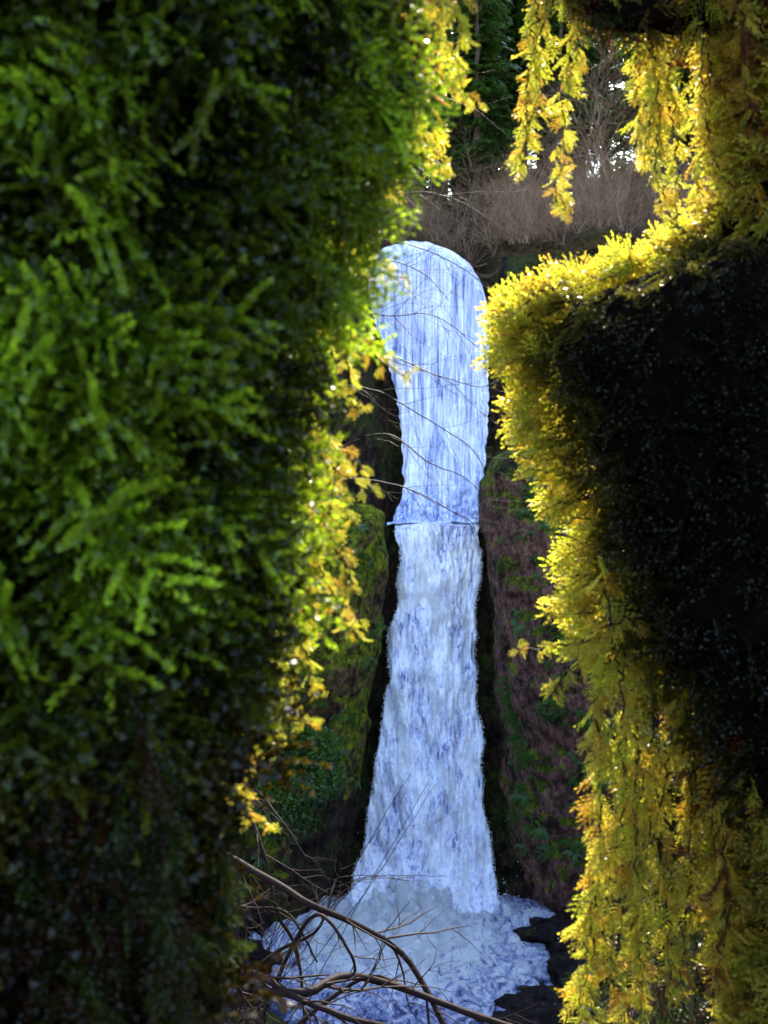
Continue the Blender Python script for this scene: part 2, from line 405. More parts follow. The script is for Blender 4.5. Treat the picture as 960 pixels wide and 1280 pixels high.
for i, (x, y, z, s) in enumerate([(6.6, 39.8, .1, (2.2, 1.4, .8)), (5.6, 38.2, .1, (1.8, 1.0, .7)), (-6.4, 43.6, .3, (1.5, 1.3, .9)), (-7.2, 46.6, .6, (1.7, 1.4, 1.4)), (-5.6, 40.2, .1, (1.3, .9, .6)), (8.8, 43.6, .3, (2.0, 2.4, .9)), (8.2, 46.6, .3, (1.6, 1.4, .8))]):
    boulder(x, y, z, s, i*3.1)

# ---------------------------------------------------------------- instancing helper
def orient(D, roll):
    D = D/np.linalg.norm(D, axis=1, keepdims=True)
    ref = np.where(np.abs(D[:, 2:3]) > .95, np.array([[1., 0, 0]]), np.array([[0, 0, 1.]]))
    U = np.cross(ref, D); U /= np.linalg.norm(U, axis=1, keepdims=True)
    W = np.cross(D, U); c = np.cos(roll)[:, None]; s = np.sin(roll)[:, None]
    return np.stack([U*c+W*s, -U*s+W*c, D], -1)   # columns
def scatter(acc, temps, P, D, roll, S, C):
    P = np.asarray(P, float); D = np.asarray(D, float); M = orient(D, roll)
    k = rng.integers(0, len(temps), len(P))
    for t in range(len(temps)):
        s = np.where(k == t)[0]
        if len(s) == 0: continue
        V, F, g = temps[t]
        W = np.einsum('nij,vj->nvi', M[s], V)*S[s][:, None, None]+P[s][:, None]
        FF = F[None]+len(V)*np.arange(len(s))[:, None, None]
        CC = C[s][:, None, :]*g[None, :, None]
        acc.add(W.reshape(-1, 3), FF.reshape(-1, F.shape[1]), CC.reshape(-1, 3))

# ---------------------------------------------------------------- moss sprigs
def finger(r, p0, d, L, n, ll, lw, Vl, Gl, bend=None, open_=.7, gb=.45, gt=1.15):
    d = d/np.linalg.norm(d); u = np.cross(d, [.3, .9, .2]); u /= np.linalg.norm(u); w_ = np.cross(d, u)
    b = np.zeros(3) if bend is None else bend
    for i in range(n):
        t = (i+.3)/n; pos = p0+d*L*t+b*t*t*L
        a = i*2.4+r.uniform(-.4, .4); o = np.cos(a)*u+np.sin(a)*w_
        ld = d*1.25+o*open_; ld /= np.linalg.norm(ld)
        q = np.cross(ld, o); q /= np.linalg.norm(q)+1e-9
        l = ll*(1-.45*t)*r.uniform(.75, 1.2)
        Vl += [pos+q*lw/2, pos-q*lw/2, pos+ld*l]
        Gl += [gb, gb, gt+.35*t]
def sprig(seed, L=.046, nside=8, n0=22):
    r = np.random.default_rng(seed); V = []; G = []
    bend = np.array([r.uniform(-.15, .15), r.uniform(.1, .45), 0])
    d = np.array([0, 0, 1.])
    finger(r, np.zeros(3), d, L, n0, .0062, .0034, V, G, bend)
    for i in range(nside):
        t = .08+.72*i/nside; p = d*L*t+bend*t*t*L
        sd = 1 if i % 2 else -1
        dd_ = np.array([sd*r.uniform(.7, 1.0), r.uniform(-.1, .15), r.uniform(.6, .85)])
        l = L*(.50-.33*t)*r.uniform(.85, 1.2)
        finger(r, p, dd_, l, int(5+l*380), .0054, .0030, V, G, np.array([0, r.uniform(0, .2), .3]))
    V = np.array(V); F = np.arange(len(V)).reshape(-1, 3)
    return V, F, np.array(G)
def frond(seed, L=.052, nside=9):
    """feathery frond: ropey side branchlets, loosely in one plane"""
    r = np.random.default_rng(seed); V = []; G = []
    bend = np.array([r.uniform(-.35, .35), r.uniform(.15, .5), 0]); d = np.array([0, 0, 1.])
    finger(r, np.zeros(3), d, L, 30, .0042, .0032, V, G, bend, .55, .4, 1.1)
    for i in range(nside):
        t = .06+.80*i/nside+r.uniform(-.03, .03); p = d*L*t+bend*t*t*L; sd = 1 if i % 2 else -1
        dd_ = np.array([sd*1.0, r.uniform(-.35, .45), r.uniform(.3, 1.0)])
        l = L*(.50-.36*t)*r.uniform(.6, 1.3)
        finger(r, p, dd_, l, int(5+l*560), .0040, .0032, V, G, np.array([0, r.uniform(-.1, .3), .35]), .55, .5, 1.15)
    V = np.array(V); return V, np.arange(len(V)).reshape(-1, 3), np.array(G)
SPR = [sprig(s) for s in range(8)]
FRD = [frond(40+s) for s in range(10)]
G_DK = np.array([.012, .024, .002]); G_MD = np.array([.065, .115, .006]); G_BR = np.array([.25, .39, .022]); BRN = np.array([.085, .022, .008])
GOLD = np.array([.64, .58, .085]); AMB = np.array([.60, .40, .05]); YG = np.array([.50, .54, .06])  # sunlit glow of fringe, rim and strands put into the sprig colour
def mixcol(w_, cols):
    w_ = np.asarray(w_); w_ = w_/w_.sum(1, keepdims=True); return w_@np.array(cols)

def loft(name_tab_in, name_tab_out, ydep, yc, ry, z0, z1, nz=160, na=72, amp=.012, seed=0):
    v_ = np.array([t[0] for t in name_tab_in], float); zt = hz(v_, ydep); o = np.argsort(zt)
    xi = ex([t[1] for t in name_tab_in], ydep)[o]; zt = zt[o]
    v2 = np.array([t[0] for t in name_tab_out], float); zt2 = hz(v2, ydep); o2 = np.argsort(zt2)
    xo = ex([t[1] for t in name_tab_out], ydep)[o2]; zt2 = zt2[o2]
    def f(z, a):
        A_ = np.interp(z, zt, xi); B_ = np.interp(z, zt2, xo)
        c = (A_+B_)/2; r = np.abs(B_-A_)/2
        q = fbm(np.cos(a)*2.2+seed, np.sin(a)*2.2, z*9, 3)*amp
        ryy = np.minimum(ry, r*1.0)
        x = c+(r+q)*np.cos(a); y = yc-(ryy+q)*np.sin(a)
        n_ = np.stack([np.cos(a)/r, -np.sin(a)/ryy, 0*a], -1); n_ /= np.linalg.norm(n_, axis=-1, keepdims=True)
        return np.stack([x, y, z], -1), n_
    z = np.linspace(z0, z1, nz); a = np.linspace(0, 2*np.pi, na, endpoint=False)
    Z, A_ = np.meshgrid(z, a, indexing='ij')
    P, _ = f(Z, A_)
    i, j = np.meshgrid(np.arange(nz-1), np.arange(na), indexing='ij')
    A0 = (i*na+j).ravel(); B0 = (i*na+(j+1) % na).ravel()
    return f, P.reshape(-1, 3), np.stack([A0, B0, B0+na, A0+na], 1)

def strand(accM, accS, pts, dens, s0, s1, cols, droop=.5, spread=.9, stem=.0012):
    pts = np.asarray(pts, float); dens = dens*.62
    Ln = np.linalg.norm(np.diff(pts, axis=0), axis=1).sum()
    n = max(4, int(Ln*dens)); P = spline(pts, n); P = P+rng.normal(0, .0022, P.shape)
    T = np.gradient(P, axis=0); T /= np.linalg.norm(T, axis=1, keepdims=True)
    a = rng.uniform(0, 2*np.pi, n); o = np.stack([np.cos(a), .6*np.sin(a), -.15+0*a], 1)
    D = T*.7+o*spread+np.array([0, 0, -droop])
    t = np.linspace(0, 1, n); S = rng.uniform(s0, s1, n)*(1-.4*t)
    c = cols[rng.integers(0, len(cols), n)]*rng.uniform(.7, 1.25, (n, 1))
    scatter(accM, SPR, P, D, rng.uniform(0, 6.28, n), S, c)
    accS.add(*tube(P, np.linspace(stem, stem*.5, n), 4))

# ---------------- tree A : broad mossy trunk
YA = .60
tabR = [(-1500, 420), (-300, 445), (0, 458), (60, 455), (120, 445), (200, 412), (260, 392), (330, 378), (450, 345), (520, 318), (560, 300), (650, 285), (750, 270), (820, 248), (900, 210), (960, 178), (1020, 152), (1150, 142), (1280, 172), (1500, 220), (4000, 300)]
tabL_ = [(-1500, -300), (4000, -300)]
fA, PA, FA = loft(tabR, tabL_, YA, YA+.03, .10, 18.3, 21.6, 240, 80, .008, 0)
tA = thing('mossy_tree', (-.21, .63, 18.35), 'thick tree trunk smothered in hanging deep green spikemoss', 'tree')
oA = np.array(tA.location)
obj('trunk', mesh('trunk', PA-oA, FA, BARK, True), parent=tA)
mA = Acc(); sA = Acc()
n = 3300
z = rng.uniform(19.56, 20.46, n); a = rng.uniform(-.1, 2.9, n)
P, Nn = fA(z, a)
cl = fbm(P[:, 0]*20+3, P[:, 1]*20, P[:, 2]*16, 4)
kp = cl > -.85+.25*rng.normal(0, 1, n)
z = z[kp]; a = a[kp]; P = P[kp]; Nn = Nn[kp]; cl = cl[kp]; n = len(z)
D = Nn*rng.uniform(.2, 1.1, (n, 1))+np.array([.05, 0, -.75])+rng.normal(0, .50, (n, 3))
P = P+Nn*(np.clip(cl, -.4, .8)*.014+rng.uniform(-.006, .010, n))[:, None]
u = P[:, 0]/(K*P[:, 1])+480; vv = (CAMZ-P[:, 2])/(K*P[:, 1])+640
wl = np.clip(1.2-u/340, 0, 1)*np.clip((900-vv)/250, 0.05, 1)  # brighter green at upper left: light put into the moss colour
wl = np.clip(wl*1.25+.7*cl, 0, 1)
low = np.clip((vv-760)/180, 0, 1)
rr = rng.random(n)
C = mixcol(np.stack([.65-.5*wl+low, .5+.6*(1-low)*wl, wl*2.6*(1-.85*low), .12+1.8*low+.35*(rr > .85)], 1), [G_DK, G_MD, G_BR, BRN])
C = C*(1-.5*low)[:, None]*np.clip(.30+1.25*sstep(-.5, .6, cl), .3, 1.6)[:, None]*rng.uniform(.4, 1.7, (n, 1))  # shade in valleys and highlights on clumps painted into the frond colour
edge_f = np.clip((u-230)/130, 0, 1)
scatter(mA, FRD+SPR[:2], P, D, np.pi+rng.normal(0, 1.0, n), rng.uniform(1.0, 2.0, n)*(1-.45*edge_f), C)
# short under-layer of moss on the bark, coloured dark as shade between fronds
n = 1300
z = rng.uniform(19.5, 20.5, n); a = rng.uniform(-.2, 2.9, n); P, Nn = fA(z, a)
D = Nn+np.array([0, 0, -.6])+rng.normal(0, .4, (n, 3))
scatter(mA, SPR, P, D, rng.uniform(0, 6.28, n), rng.uniform(.6, 1.0, n), (G_DK*.8+BRN*.10)[None]*rng.uniform(.5, 1.6, (n, 1)))
# far side of the trunk: mostly dark green, a few clumps with sunlight put into their colour
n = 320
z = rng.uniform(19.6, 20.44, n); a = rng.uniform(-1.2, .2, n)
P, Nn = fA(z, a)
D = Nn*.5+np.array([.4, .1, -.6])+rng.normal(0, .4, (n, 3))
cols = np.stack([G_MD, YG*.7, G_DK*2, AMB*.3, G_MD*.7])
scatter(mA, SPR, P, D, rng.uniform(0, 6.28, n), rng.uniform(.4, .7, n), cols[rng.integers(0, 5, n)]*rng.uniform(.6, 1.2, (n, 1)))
gcols = np.stack([GOLD, GOLD*1.1, YG, YG*1.1, AMB])
def st(tab, y, **kw):
    return [(ex(u_, y), y+rng.normal(0, .004), hz(v_, y)) for u_, v_ in tab]
YS = .74
for tab, s0, s1 in [
    ([(545, -60), (548, 40), (540, 120), (535, 180)], .45, .7), ([(570, -60), (577, 0), (567, 60), (580, 110)], .35, .6), ([(525, -40), (518, 60), (503, 130), (492, 200), (482, 232)], .42, .65),
    ([(530, 60), (520, 130), (530, 190), (565, 208)], .3, .5), ([(500, 150), (480, 200), (478, 240)], .3, .5), ([(550, 60), (568, 112), (603, 125)], .28, .42),
    ([(430, 305), (460, 318), (484, 325)], .3, .42), ([(430, 335), (465, 343), (515, 350)], .25, .38), ([(410, 400), (450, 430), (485, 456), (515, 470)], .28, .42), ([(415, 400), (436, 440), (435, 480), (452, 510)], .3, .45),
    ([(448, 270), (456, 310), (450, 340)], .3, .5), ([(380, 545), (396, 620), (390, 700), (380, 780)], .4, .62), ([(385, 530), (420, 560), (458, 590)], .28, .42), ([(388, 560), (420, 600), (440, 660)], .28, .45),
    ([(390, 610), (415, 660), (430, 720), (445, 790)], .28, .45), ([(395, 545), (420, 580), (462, 612)], .26, .4), ([(380, 660), (405, 720), (422, 770), (438, 785)], .28, .45), ([(370, 730), (385, 800), (390, 860)], .35, .5),
    ([(350, 790), (368, 850), (380, 890), (392, 902)], .3, .45), ([(345, 820), (352, 870), (340, 930)], .35, .52), ([(270, 910), (290, 980), (315, 1010), (335, 1030)], .3, .45), ([(300, 890), (312, 940), (305, 1000)], .35, .5),
    ([(395, 480), (405, 540), (420, 580), (412, 640)], .3, .5), ([(378, 600), (400, 640), (420, 680), (442, 735)], .26, .42)]:
    strand(mA, sA, st(tab, YS+rng.uniform(-.02, .05)), 430, s0, s1, gcols, .15, .8)
# long olive shoots hanging at the foot
for k in range(20):
    u0 = rng.uniform(20, 200); v0 = rng.uniform(850, 1100); ln = rng.uniform(120, 260)
    strand(mA, sA, st([(u0, v0), (u0+rng.uniform(-10, 40), v0+ln*.5), (u0+rng.uniform(-30, 60), v0+ln)], .50), 260, .5, .9, np.stack([G_DK*1.5, G_MD*.6, BRN*.8, YG*.08]), .3, .6, stem=.0006)
for k in range(22):
    u0 = rng.uniform(190, 280); v0 = rng.uniform(860, 1150); ln = rng.uniform(100, 220)
    strand(mA, sA, st([(u0, v0), (u0+rng.uniform(-15, 15), v0+ln*.5), (u0+rng.uniform(-20, 20), v0+ln)], .60), 300, .5, .8, np.stack([G_DK*1.5, G_MD*.8, YG*.3]), .3, .6, stem=.0008)
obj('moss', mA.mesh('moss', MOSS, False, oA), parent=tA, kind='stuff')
obj('moss_stem', sA.mesh('moss_stem', TWIG, False, oA), parent=tA, kind='stuff')

# ---------------- tree B : leaning trunk with burl and long strands
YB = .95
tabI = [(-1500, 960), (-200, 950), (0, 945), (200, 935), (290, 905), (330, 850), (350, 790), (372, 732), (408, 710), (450, 710), (500, 728), (550, 745), (600, 758), (700, 786), (800, 822), (860, 850), (930, 895), (1000, 935), (1100, 950), (1280, 950), (2500, 950)]
tabO = [(-1500, 1420), (2500, 1420)]
fB, PB, FB = loft(tabI, tabO, YB, YB+.02, .12, 18.3, 21.7, 240, 80, .010, 5)
tB = thing('mossy_tree', (.55, .97, 18.35), 'dark tree trunk with burl and golden backlit spikemoss curtains', 'tree')
oB = np.array(tB.location)
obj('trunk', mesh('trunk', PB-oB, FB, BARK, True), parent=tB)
mB = Acc(); sB = Acc()
# boughs overhead that carry the hanging strands
la = Acc()
bp = spline([(.52, .98, 20.75), (.35, .96, 20.60), (.18, .95, 20.57), (0.0, .93, 20.58), (-.12, .90, 20.62)], 40)
la.add(*tube(bp, np.linspace(.022, .008, 40), 10))
bp2 = spline(st([(1000, -60), (900, 5), (820, 18), (750, 8), (700, -40), (650, -110)], .96), 40)
la.add(*tube(bp2, np.linspace(.022, .012, 40), 10))
obj('limb', la.mesh('limb', BARK, True, oB), parent=tB)
n = 260
k = rng.integers(0, 40, n); P = bp2[k]+rng.normal(0, .012, (n, 3)); D = rng.normal(0, .6, (n, 3))+np.array([0, 0, -.5])
scatter(mB, SPR, P, D, rng.uniform(0, 6.28, n), rng.uniform(.4, .8, n), np.stack([G_DK*2, BRN*.8, YG*.25, AMB*.3])[rng.integers(0, 4, n)])
n = 3000
z = rng.uniform(19.45, 20.55, n); a = rng.uniform(1.1, 3.6, n)
P, Nn = fB(z, a)
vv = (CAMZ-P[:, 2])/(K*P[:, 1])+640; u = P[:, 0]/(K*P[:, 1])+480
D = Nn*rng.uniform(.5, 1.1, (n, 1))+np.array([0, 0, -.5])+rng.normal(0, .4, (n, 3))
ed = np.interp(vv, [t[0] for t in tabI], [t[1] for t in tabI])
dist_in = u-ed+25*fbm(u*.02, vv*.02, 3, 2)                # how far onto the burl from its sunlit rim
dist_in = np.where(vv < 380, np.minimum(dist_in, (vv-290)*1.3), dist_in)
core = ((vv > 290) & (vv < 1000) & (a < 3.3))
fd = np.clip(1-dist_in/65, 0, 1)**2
dk = (G_DK*.35+BRN*.05)[None]*(1-fd)[:, None]+(YG*.22+BRN*.2)[None]*fd[:, None]  # shade painted into the burl moss: olive at the rim, near black inside
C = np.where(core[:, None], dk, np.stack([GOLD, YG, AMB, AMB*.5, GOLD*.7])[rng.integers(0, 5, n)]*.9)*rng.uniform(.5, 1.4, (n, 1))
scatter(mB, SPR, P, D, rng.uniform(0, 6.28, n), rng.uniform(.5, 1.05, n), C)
# golden rim around burl
rim = spline([(960, 270), (910, 285), (860, 305), (805, 326), (750, 346), (706, 366), (682, 398), (677, 435), (688, 480), (704, 530), (717, 580), (733, 630), (752, 690), (762, 740), (776, 800), (794, 860)], 900)
n = 620
k = rng.integers(5, 895, n)
inn = rng.uniform(-4, 14, n); yy_ = rng.uniform(.96, 1.06, n)
clump = 30*fbm(rim[k, 1]*.05, rim[k, 0]*.05, 0, 3)
uu = rim[k, 0]+inn*.9+clump; vv_ = rim[k, 1]+inn*.35
P = np.stack([(uu-480)*K*.95, yy_, CAMZ+(640-vv_)*K*.95], 1)
D = np.stack([-.95+rng.normal(0, .45, n), rng.normal(-.1, .35, n), -.15+.5*(vv_ < 420)+rng.normal(0, .42, n)], 1)
C = np.stack([GOLD, GOLD*1.15, YG, YG*1.1, AMB])[rng.integers(0, 5, n)]*rng.uniform(.7, 1.25, (n, 1))
scatter(mB, SPR, P, D, rng.uniform(0, 6.28, n), rng.uniform(.45, 1.1, n), C)
def cur(tab, y, dens=430, s0=.4, s1=.75, cols_=gcols, **kw):
    strand(mB, sB, st(tab, y), dens, s0, s1, cols_, .15, .85, **kw)
# named strands
cur([(672, -40), (668, 40), (660, 110), (658, 170), (652, 205)], .93, 520, .4, .65)
cur([(690, -40), (680, 30), (672, 90), (668, 140)], .94, 420, .4, .6)
cur([(715, -40), (716, 60), (706, 130), (700, 200), (696, 240), (712, 262)], .95, 480, .35, .55)
cur([(725, -40), (722, 50), (712, 100)], .95, 380, .35, .5)
cur([(640, 812), (690, 806), (735, 800)][::-1], .93, 300, .3, .5)
cur([(710, 352), (660, 378), (612, 396)], .95, 350, .28, .45)
cur([(790, 770), (735, 800), (700, 850), (690, 860)], .93, 380, .35, .6)
for k in range(34):
    q_ = rng.integers(200, 890); u0, v0 = rim[q_]
    cur([(u0+20, v0), (u0-15+rng.uniform(-8, 8), v0+rng.uniform(-5, 15)), (u0-rng.uniform(30, 58), v0+rng.uniform(0, 35))], .97, 280, .26, .42)
# curtain upper
for k in range(24):
    u0 = rng.uniform(805, 990); v1 = rng.uniform(90, 200)+(u0-800)*.6; yy0 = rng.uniform(.90, 1.02)
    am = gcols if u0 < 900 else np.stack([AMB, AMB*.7, GOLD*.8, BRN*2])
    cur([(u0-10, -70), (u0+rng.uniform(-15, 15), v1*.4), (u0+rng.uniform(-20, 20), v1)], yy0, 300, .4, .75, am)
cur([(815, 60), (822, 130), (818, 200), (830, 260)], .95, 400, .4, .7)
cur([(835, 80), (845, 150), (850, 230), (842, 300)], .95, 400, .4, .7)
# curtain lower : an inner rank coloured dark to paint shade in the gaps, then separate sunlit strands in front
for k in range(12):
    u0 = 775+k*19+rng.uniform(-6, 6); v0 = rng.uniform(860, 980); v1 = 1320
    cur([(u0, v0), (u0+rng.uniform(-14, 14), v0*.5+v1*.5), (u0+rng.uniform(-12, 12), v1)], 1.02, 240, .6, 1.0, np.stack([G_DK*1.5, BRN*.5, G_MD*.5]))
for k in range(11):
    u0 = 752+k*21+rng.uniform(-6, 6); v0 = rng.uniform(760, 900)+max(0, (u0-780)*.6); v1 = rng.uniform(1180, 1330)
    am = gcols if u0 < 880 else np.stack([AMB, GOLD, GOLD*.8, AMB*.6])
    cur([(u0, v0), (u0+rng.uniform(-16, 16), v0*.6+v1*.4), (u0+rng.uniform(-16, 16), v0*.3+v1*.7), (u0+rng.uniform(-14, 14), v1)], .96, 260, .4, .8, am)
for k in range(20):
    u0 = rng.uniform(745, 985); v0 = rng.uniform(700, 1000); v0 = max(v0, 660+(u0-735)*1.0); ln = rng.uniform(120, 300); yy0 = rng.uniform(.92, 1.0)
    am = gcols if u0 < 860 else np.stack([AMB, GOLD, GOLD*.8, BRN*2])
    dx = rng.uniform(-25, 15)
    cur([(u0, v0), (u0+dx*.4+rng.uniform(-14, 14), v0+ln*.35), (u0+dx+rng.uniform(-14, 14), v0+ln*.7), (u0+dx*1.3, v0+ln)], yy0, 230, .45, .9, am)
for u0, v0, v1 in [(745, 900, 1290), (755, 700, 960), (772, 820, 1240), (735, 1130, 1300)]:
    cur([(u0, v0), (u0+8, v0*.6+v1*.4), (u0-12, v0*.3+v1*.7), (u0-5, v1)], .93, 340, .45, .85)
obj('moss', mB.mesh('moss', MOSS, False, oB), parent=tB, kind='stuff')
obj('moss_stem', sB.mesh('moss_stem', TWIG, False, oB), parent=tB, kind='stuff')

# ---------------------------------------------------------------- bare branches
def grow(acc, p, d, L, r, depth, rg, up=.0, s=4, fork=5, seg=6):
    pts = [np.array(p, float)]; d = np.array(d, float); d /= np.linalg.norm(d)
    for i in range(seg):
        d = d+rg.normal(0, .14, 3)+np.array([0, 0, up]); d /= np.linalg.norm(d)
        pts.append(pts[-1]+d*L/seg)
    P = np.array(pts); acc.add(*tube(P, np.linspace(r, r*.35, seg+1), s))
    if depth > 0:
        for k in range(fork):
            i = rg.integers(1, seg+1); t = P[i]-P[i-1]; t /= np.linalg.norm(t)
            o = rg.normal(0, 1, 3); o -= t*(o@t); o /= np.linalg.norm(o)
            grow(acc, P[i], t*.75+o*.7, L*rg.uniform(.4, .65), r*.5*(1-.4*i/seg)+r*.05, depth-1, rg, up, 3, fork, max(3, seg-1))
def limb(acc, pts, r0, r1, rg, ntw=8, tl=.5, depth=1, s=6, fork=3):
    P = spline(pts, 40); P = P+np.cumsum(rg.normal(0, 1, P.shape), 0)*np.linalg.norm(P[-1]-P[0])*.0012
    R_ = np.linspace(r0, r1, 40); acc.add(*tube(P, R_, s))
    for k in range(ntw):
        i = rg.integers(4, 39); t = P[i]-P[i-1]; t /= np.linalg.norm(t)
        o = rg.normal(0, 1, 3)*np.array([1, .6, 1]); o -= t*(o@t); o /= np.linalg.norm(o)
        grow(acc, P[i], t*.8+o*.6, tl*rg.uniform(.5, 1.3), R_[i]*.5, depth, rg, 0, 3, fork, 5)
def tp(tab, y): return [(float(ex(u_, y)), y+.03*y*math.sin(i*1.7), float(hz(v_, y))) for i, (u_, v_) in enumerate(tab)]

rg = np.random.default_rng(11)
a_ = Acc()
for tab, y, r0, r1, nt_, tl in [
    ([(180, 1050), (265, 1078), (340, 1095), (400, 1120), (450, 1165), (510, 1215), (560, 1285), (600, 1340)], 3.2, .012, .009, 9, .26),
    ([(180, 1170), (262, 1206), (320, 1228), (390, 1222), (440, 1226), (520, 1252), (640, 1272), (740, 1300)], 3.0, .016, .009, 8, .26),
    ([(200, 1240), (300, 1235), (380, 1250), (450, 1262), (520, 1300)], 2.9, .012, .007, 6, .22),
    ([(230, 1320), (300, 1250), (345, 1190), (400, 1150), (420, 1110)], 3.3, .009, .004, 6, .2),
    ([(300, 1340), (360, 1200), (400, 1140), (440, 1180), (440, 1230)], 3.1, .008, .004, 5, .18),
    ([(270, 960), (300, 1010), (330, 1060), (350, 1130), (370, 1200), (380, 1300)], 3.4, .007, .005, 8, .22),
    ([(250, 1000), (290, 1080), (300, 1180), (320, 1290)], 3.2, .008, .004, 7, .2),
    ([(230, 1000), (300, 990), (350, 1020), (385, 1060)], 3.4, .005, .002, 7, .22),
    ([(350, 1300), (450, 1240), (520, 1236), (600, 1262)], 3.1, .008, .004, 5, .18),
    ([(240, 1120), (300, 1150), (360, 1140), (400, 1190)], 3.3, .007, .003, 6, .2)]:
    limb(a_, tp(tab, y), r0, r1, rg, nt_, tl)
obj('fallen_branch', a_.mesh('fallen_branch', TWIG, True, (-.8, 3.1, 18.0)), loc=(-.8, 3.1, 18.0), label='tangle of bare reddish brown branches above the pool', category='branch')
# sapling behind trunk A arching over the falls
a_ = Acc()
base = (-2.6, 11.5, 11.5)
tr = spline([base, (-2.5, 11.6, 15), (-2.1, 11.8, 19), (-1.8, 12, 22), (-1.7, 12, 25)], 30)
a_.add(*tube(tr, np.linspace(.09, .03, 30), 8))
for tab, nt_ in [([(290, 200), (380, 190), (470, 205), (540, 225), (600, 270)], 14), ([(300, 330), (400, 300), (480, 300), (550, 325), (610, 350), (640, 390)], 18), ([(300, 420), (400, 360), (470, 330), (520, 345), (560, 370)], 18),
                 ([(310, 500), (420, 430), (480, 440), (540, 470), (600, 480), (625, 470)], 18), ([(310, 520), (400, 480), (470, 490), (520, 520), (590, 560), (610, 590)], 16), ([(320, 600), (420, 560), (480, 545), (530, 580), (580, 600), (620, 640)], 16),
                 ([(300, 380), (400, 370), (480, 395), (540, 400), (600, 430)], 18), ([(300, 260), (400, 250), (480, 250), (560, 262), (650, 300)], 14), ([(320, 640), (420, 600), (500, 610), (560, 640), (600, 660)], 14), ([(290, 100), (400, 130), (500, 120), (580, 150), (640, 170)], 14)]:
    limb(a_, tp(tab, 12.0), .012, .004, rg, nt_, .9, 1, 4, 4)
obj('bare_sapling', a_.mesh('bare_sapling', TWIG, True, base), loc=base, label='leafless sapling with fine twigs arching before the waterfall', category='tree')
a_ = Acc(); base = (-3.6, 20, 5.5)
for k in range(14):
    e = (rg.uniform(-3.2, 1.6), 20+rg.uniform(-1, 1), rg.uniform(12, 15.3))
    limb(a_, [base, (base[0]+.2+rg.uniform(-.5, 1), 20, 8.5+rg.uniform(-1, 1)), ((base[0]+e[0])/2, 20, 11.5+rg.uniform(-1, 1)), e], .02, .005, rg, 7, 1.3, 1, 4, 3)
obj('bare_shrub', a_.mesh('bare_shrub', TWIG, True, base), loc=base, label='leafless shrub with thin arching twigs beside lower falls', category='shrub')

# brush above the falls
tem = []
for s_ in range(5):
    a_ = Acc(); r_ = np.random.default_rng(50+s_)
    for k in range(9):
        grow(a_, (r_.normal(0, .25), r_.normal(0, .25), -.3), (r_.normal(0, .45), r_.normal(0, .45), 1), r_.uniform(2.2, 4), .032, 2, r_, .02, 3, 4, 5)
    tem.append(a_.mesh('bare_brush', BRUSH, False))
for k in range(150):
    y = rng.uniform(62, 84); x = rng.uniform(-8, 26)*y/80
    if y < 66 and -1.5 < x < 7: continue
    o = obj('bare_shrub', tem[k % 5], loc=(x, y, hillz(x, y)), label='leafless greyish brown shrub on the hillside above the falls', category='shrub', group='bare shrubs on the hillside')
    o.rotation_euler = (0, 0, rng.uniform(0, 6.28)); q = rng.uniform(.6, 1.15); o.scale = (q, q, q)
for k in range(26):
    x = rng.choice([rng.uniform(-5, -1.5), rng.uniform(7.2, 14)]); y = rng.uniform(59.5, 63)
    o = obj('bare_shrub', tem[k % 5], loc=(x, y, hillz(x, y)-.2), label='leafless brown shrub at the cliff lip', category='shrub', group='bare shrubs at the cliff lip')
    o.rotation_euler = (rng.uniform(-.2, .5), 0, rng.uniform(0, 6.28)); q = rng.uniform(.5, .9); o.scale = (q, q, q)

# conifers
def conifer(seed, H=32, low=.18):
    r = np.random.default_rng(seed); t = Acc()
    P = np.array([[r.normal(0, .05), r.normal(0, .05), h_] for h_ in np.linspace(-1, H, 24)])
    t.add(*tube(P, np.linspace(.42, .04, 24), 8)); nb = 150
    V = []; G = []
    for b in range(nb):
        f = low+(1-low)*(b/nb)**.9; h_ = H*f; Lb = (4.9*(1-f)**.75+.5)*r.uniform(.6, 1.15); az_ = r.uniform(0, 6.28)
        hd = np.array([math.cos(az_), math.sin(az_), 0]); sd = np.array([-hd[1], hd[0], 0])
        nn = int(14+Lb*14)
        for i in range(nn):
            q = r.uniform(.12, 1); pos = np.array([0, 0, h_])+hd*Lb*q+np.array([0, 0, .5*q-.9*q*q])*Lb*.5
            s = r.choice([-1, 1]); wd = Lb*.28*(1.1-q)+.18
            e = pos+sd*s*wd*r.uniform(.5, 1.2)+hd*.35+np.array([0, 0, -r.uniform(.1, .55)])
            w_ = hd*r.uniform(.09, .18)+np.array([0, 0, r.uniform(-.05, .05)])
            V += [pos-w_, pos+w_, e]; g_ = r.uniform(.5, 1.5); G += [g_*.6, g_*.6, g_]
        t.add(*tube(np.array([[0, 0, h_], *(np.array([0, 0, h_])+hd*Lb*q+np.array([0, 0, .5*q-.9*q*q])*Lb*.5 for q in (.3, .6, .95))]), np.array([.05, .035, .02, .01]), 3))
    V = np.array(V); col = np.array(G)[:, None]*np.array([[.11, .22, .05]])
    return t.mesh('trunk', CBARK, True), mesh('crown', V, np.arange(len(V)).reshape(-1, 3), LEAF, False, col)
CT = [conifer(1, 30, .22), conifer(2, 27, .12), conifer(3, 32, .18)]
spots = []
for k in range(140):
    y = rng.uniform(79, 120); u0 = rng.uniform(420, 960); x = float(ex(u0, y))
    if 760 < u0 < 798: continue
    if any((x-a1)**2+(y-b1)**2 < 6 for a1, b1 in spots): continue
    spots.append((x, y))
for k in range(14):
    spots.append((float(rng.choice([rng.uniform(-60, -14), rng.uniform(45, 70)])), rng.uniform(80, 120)))
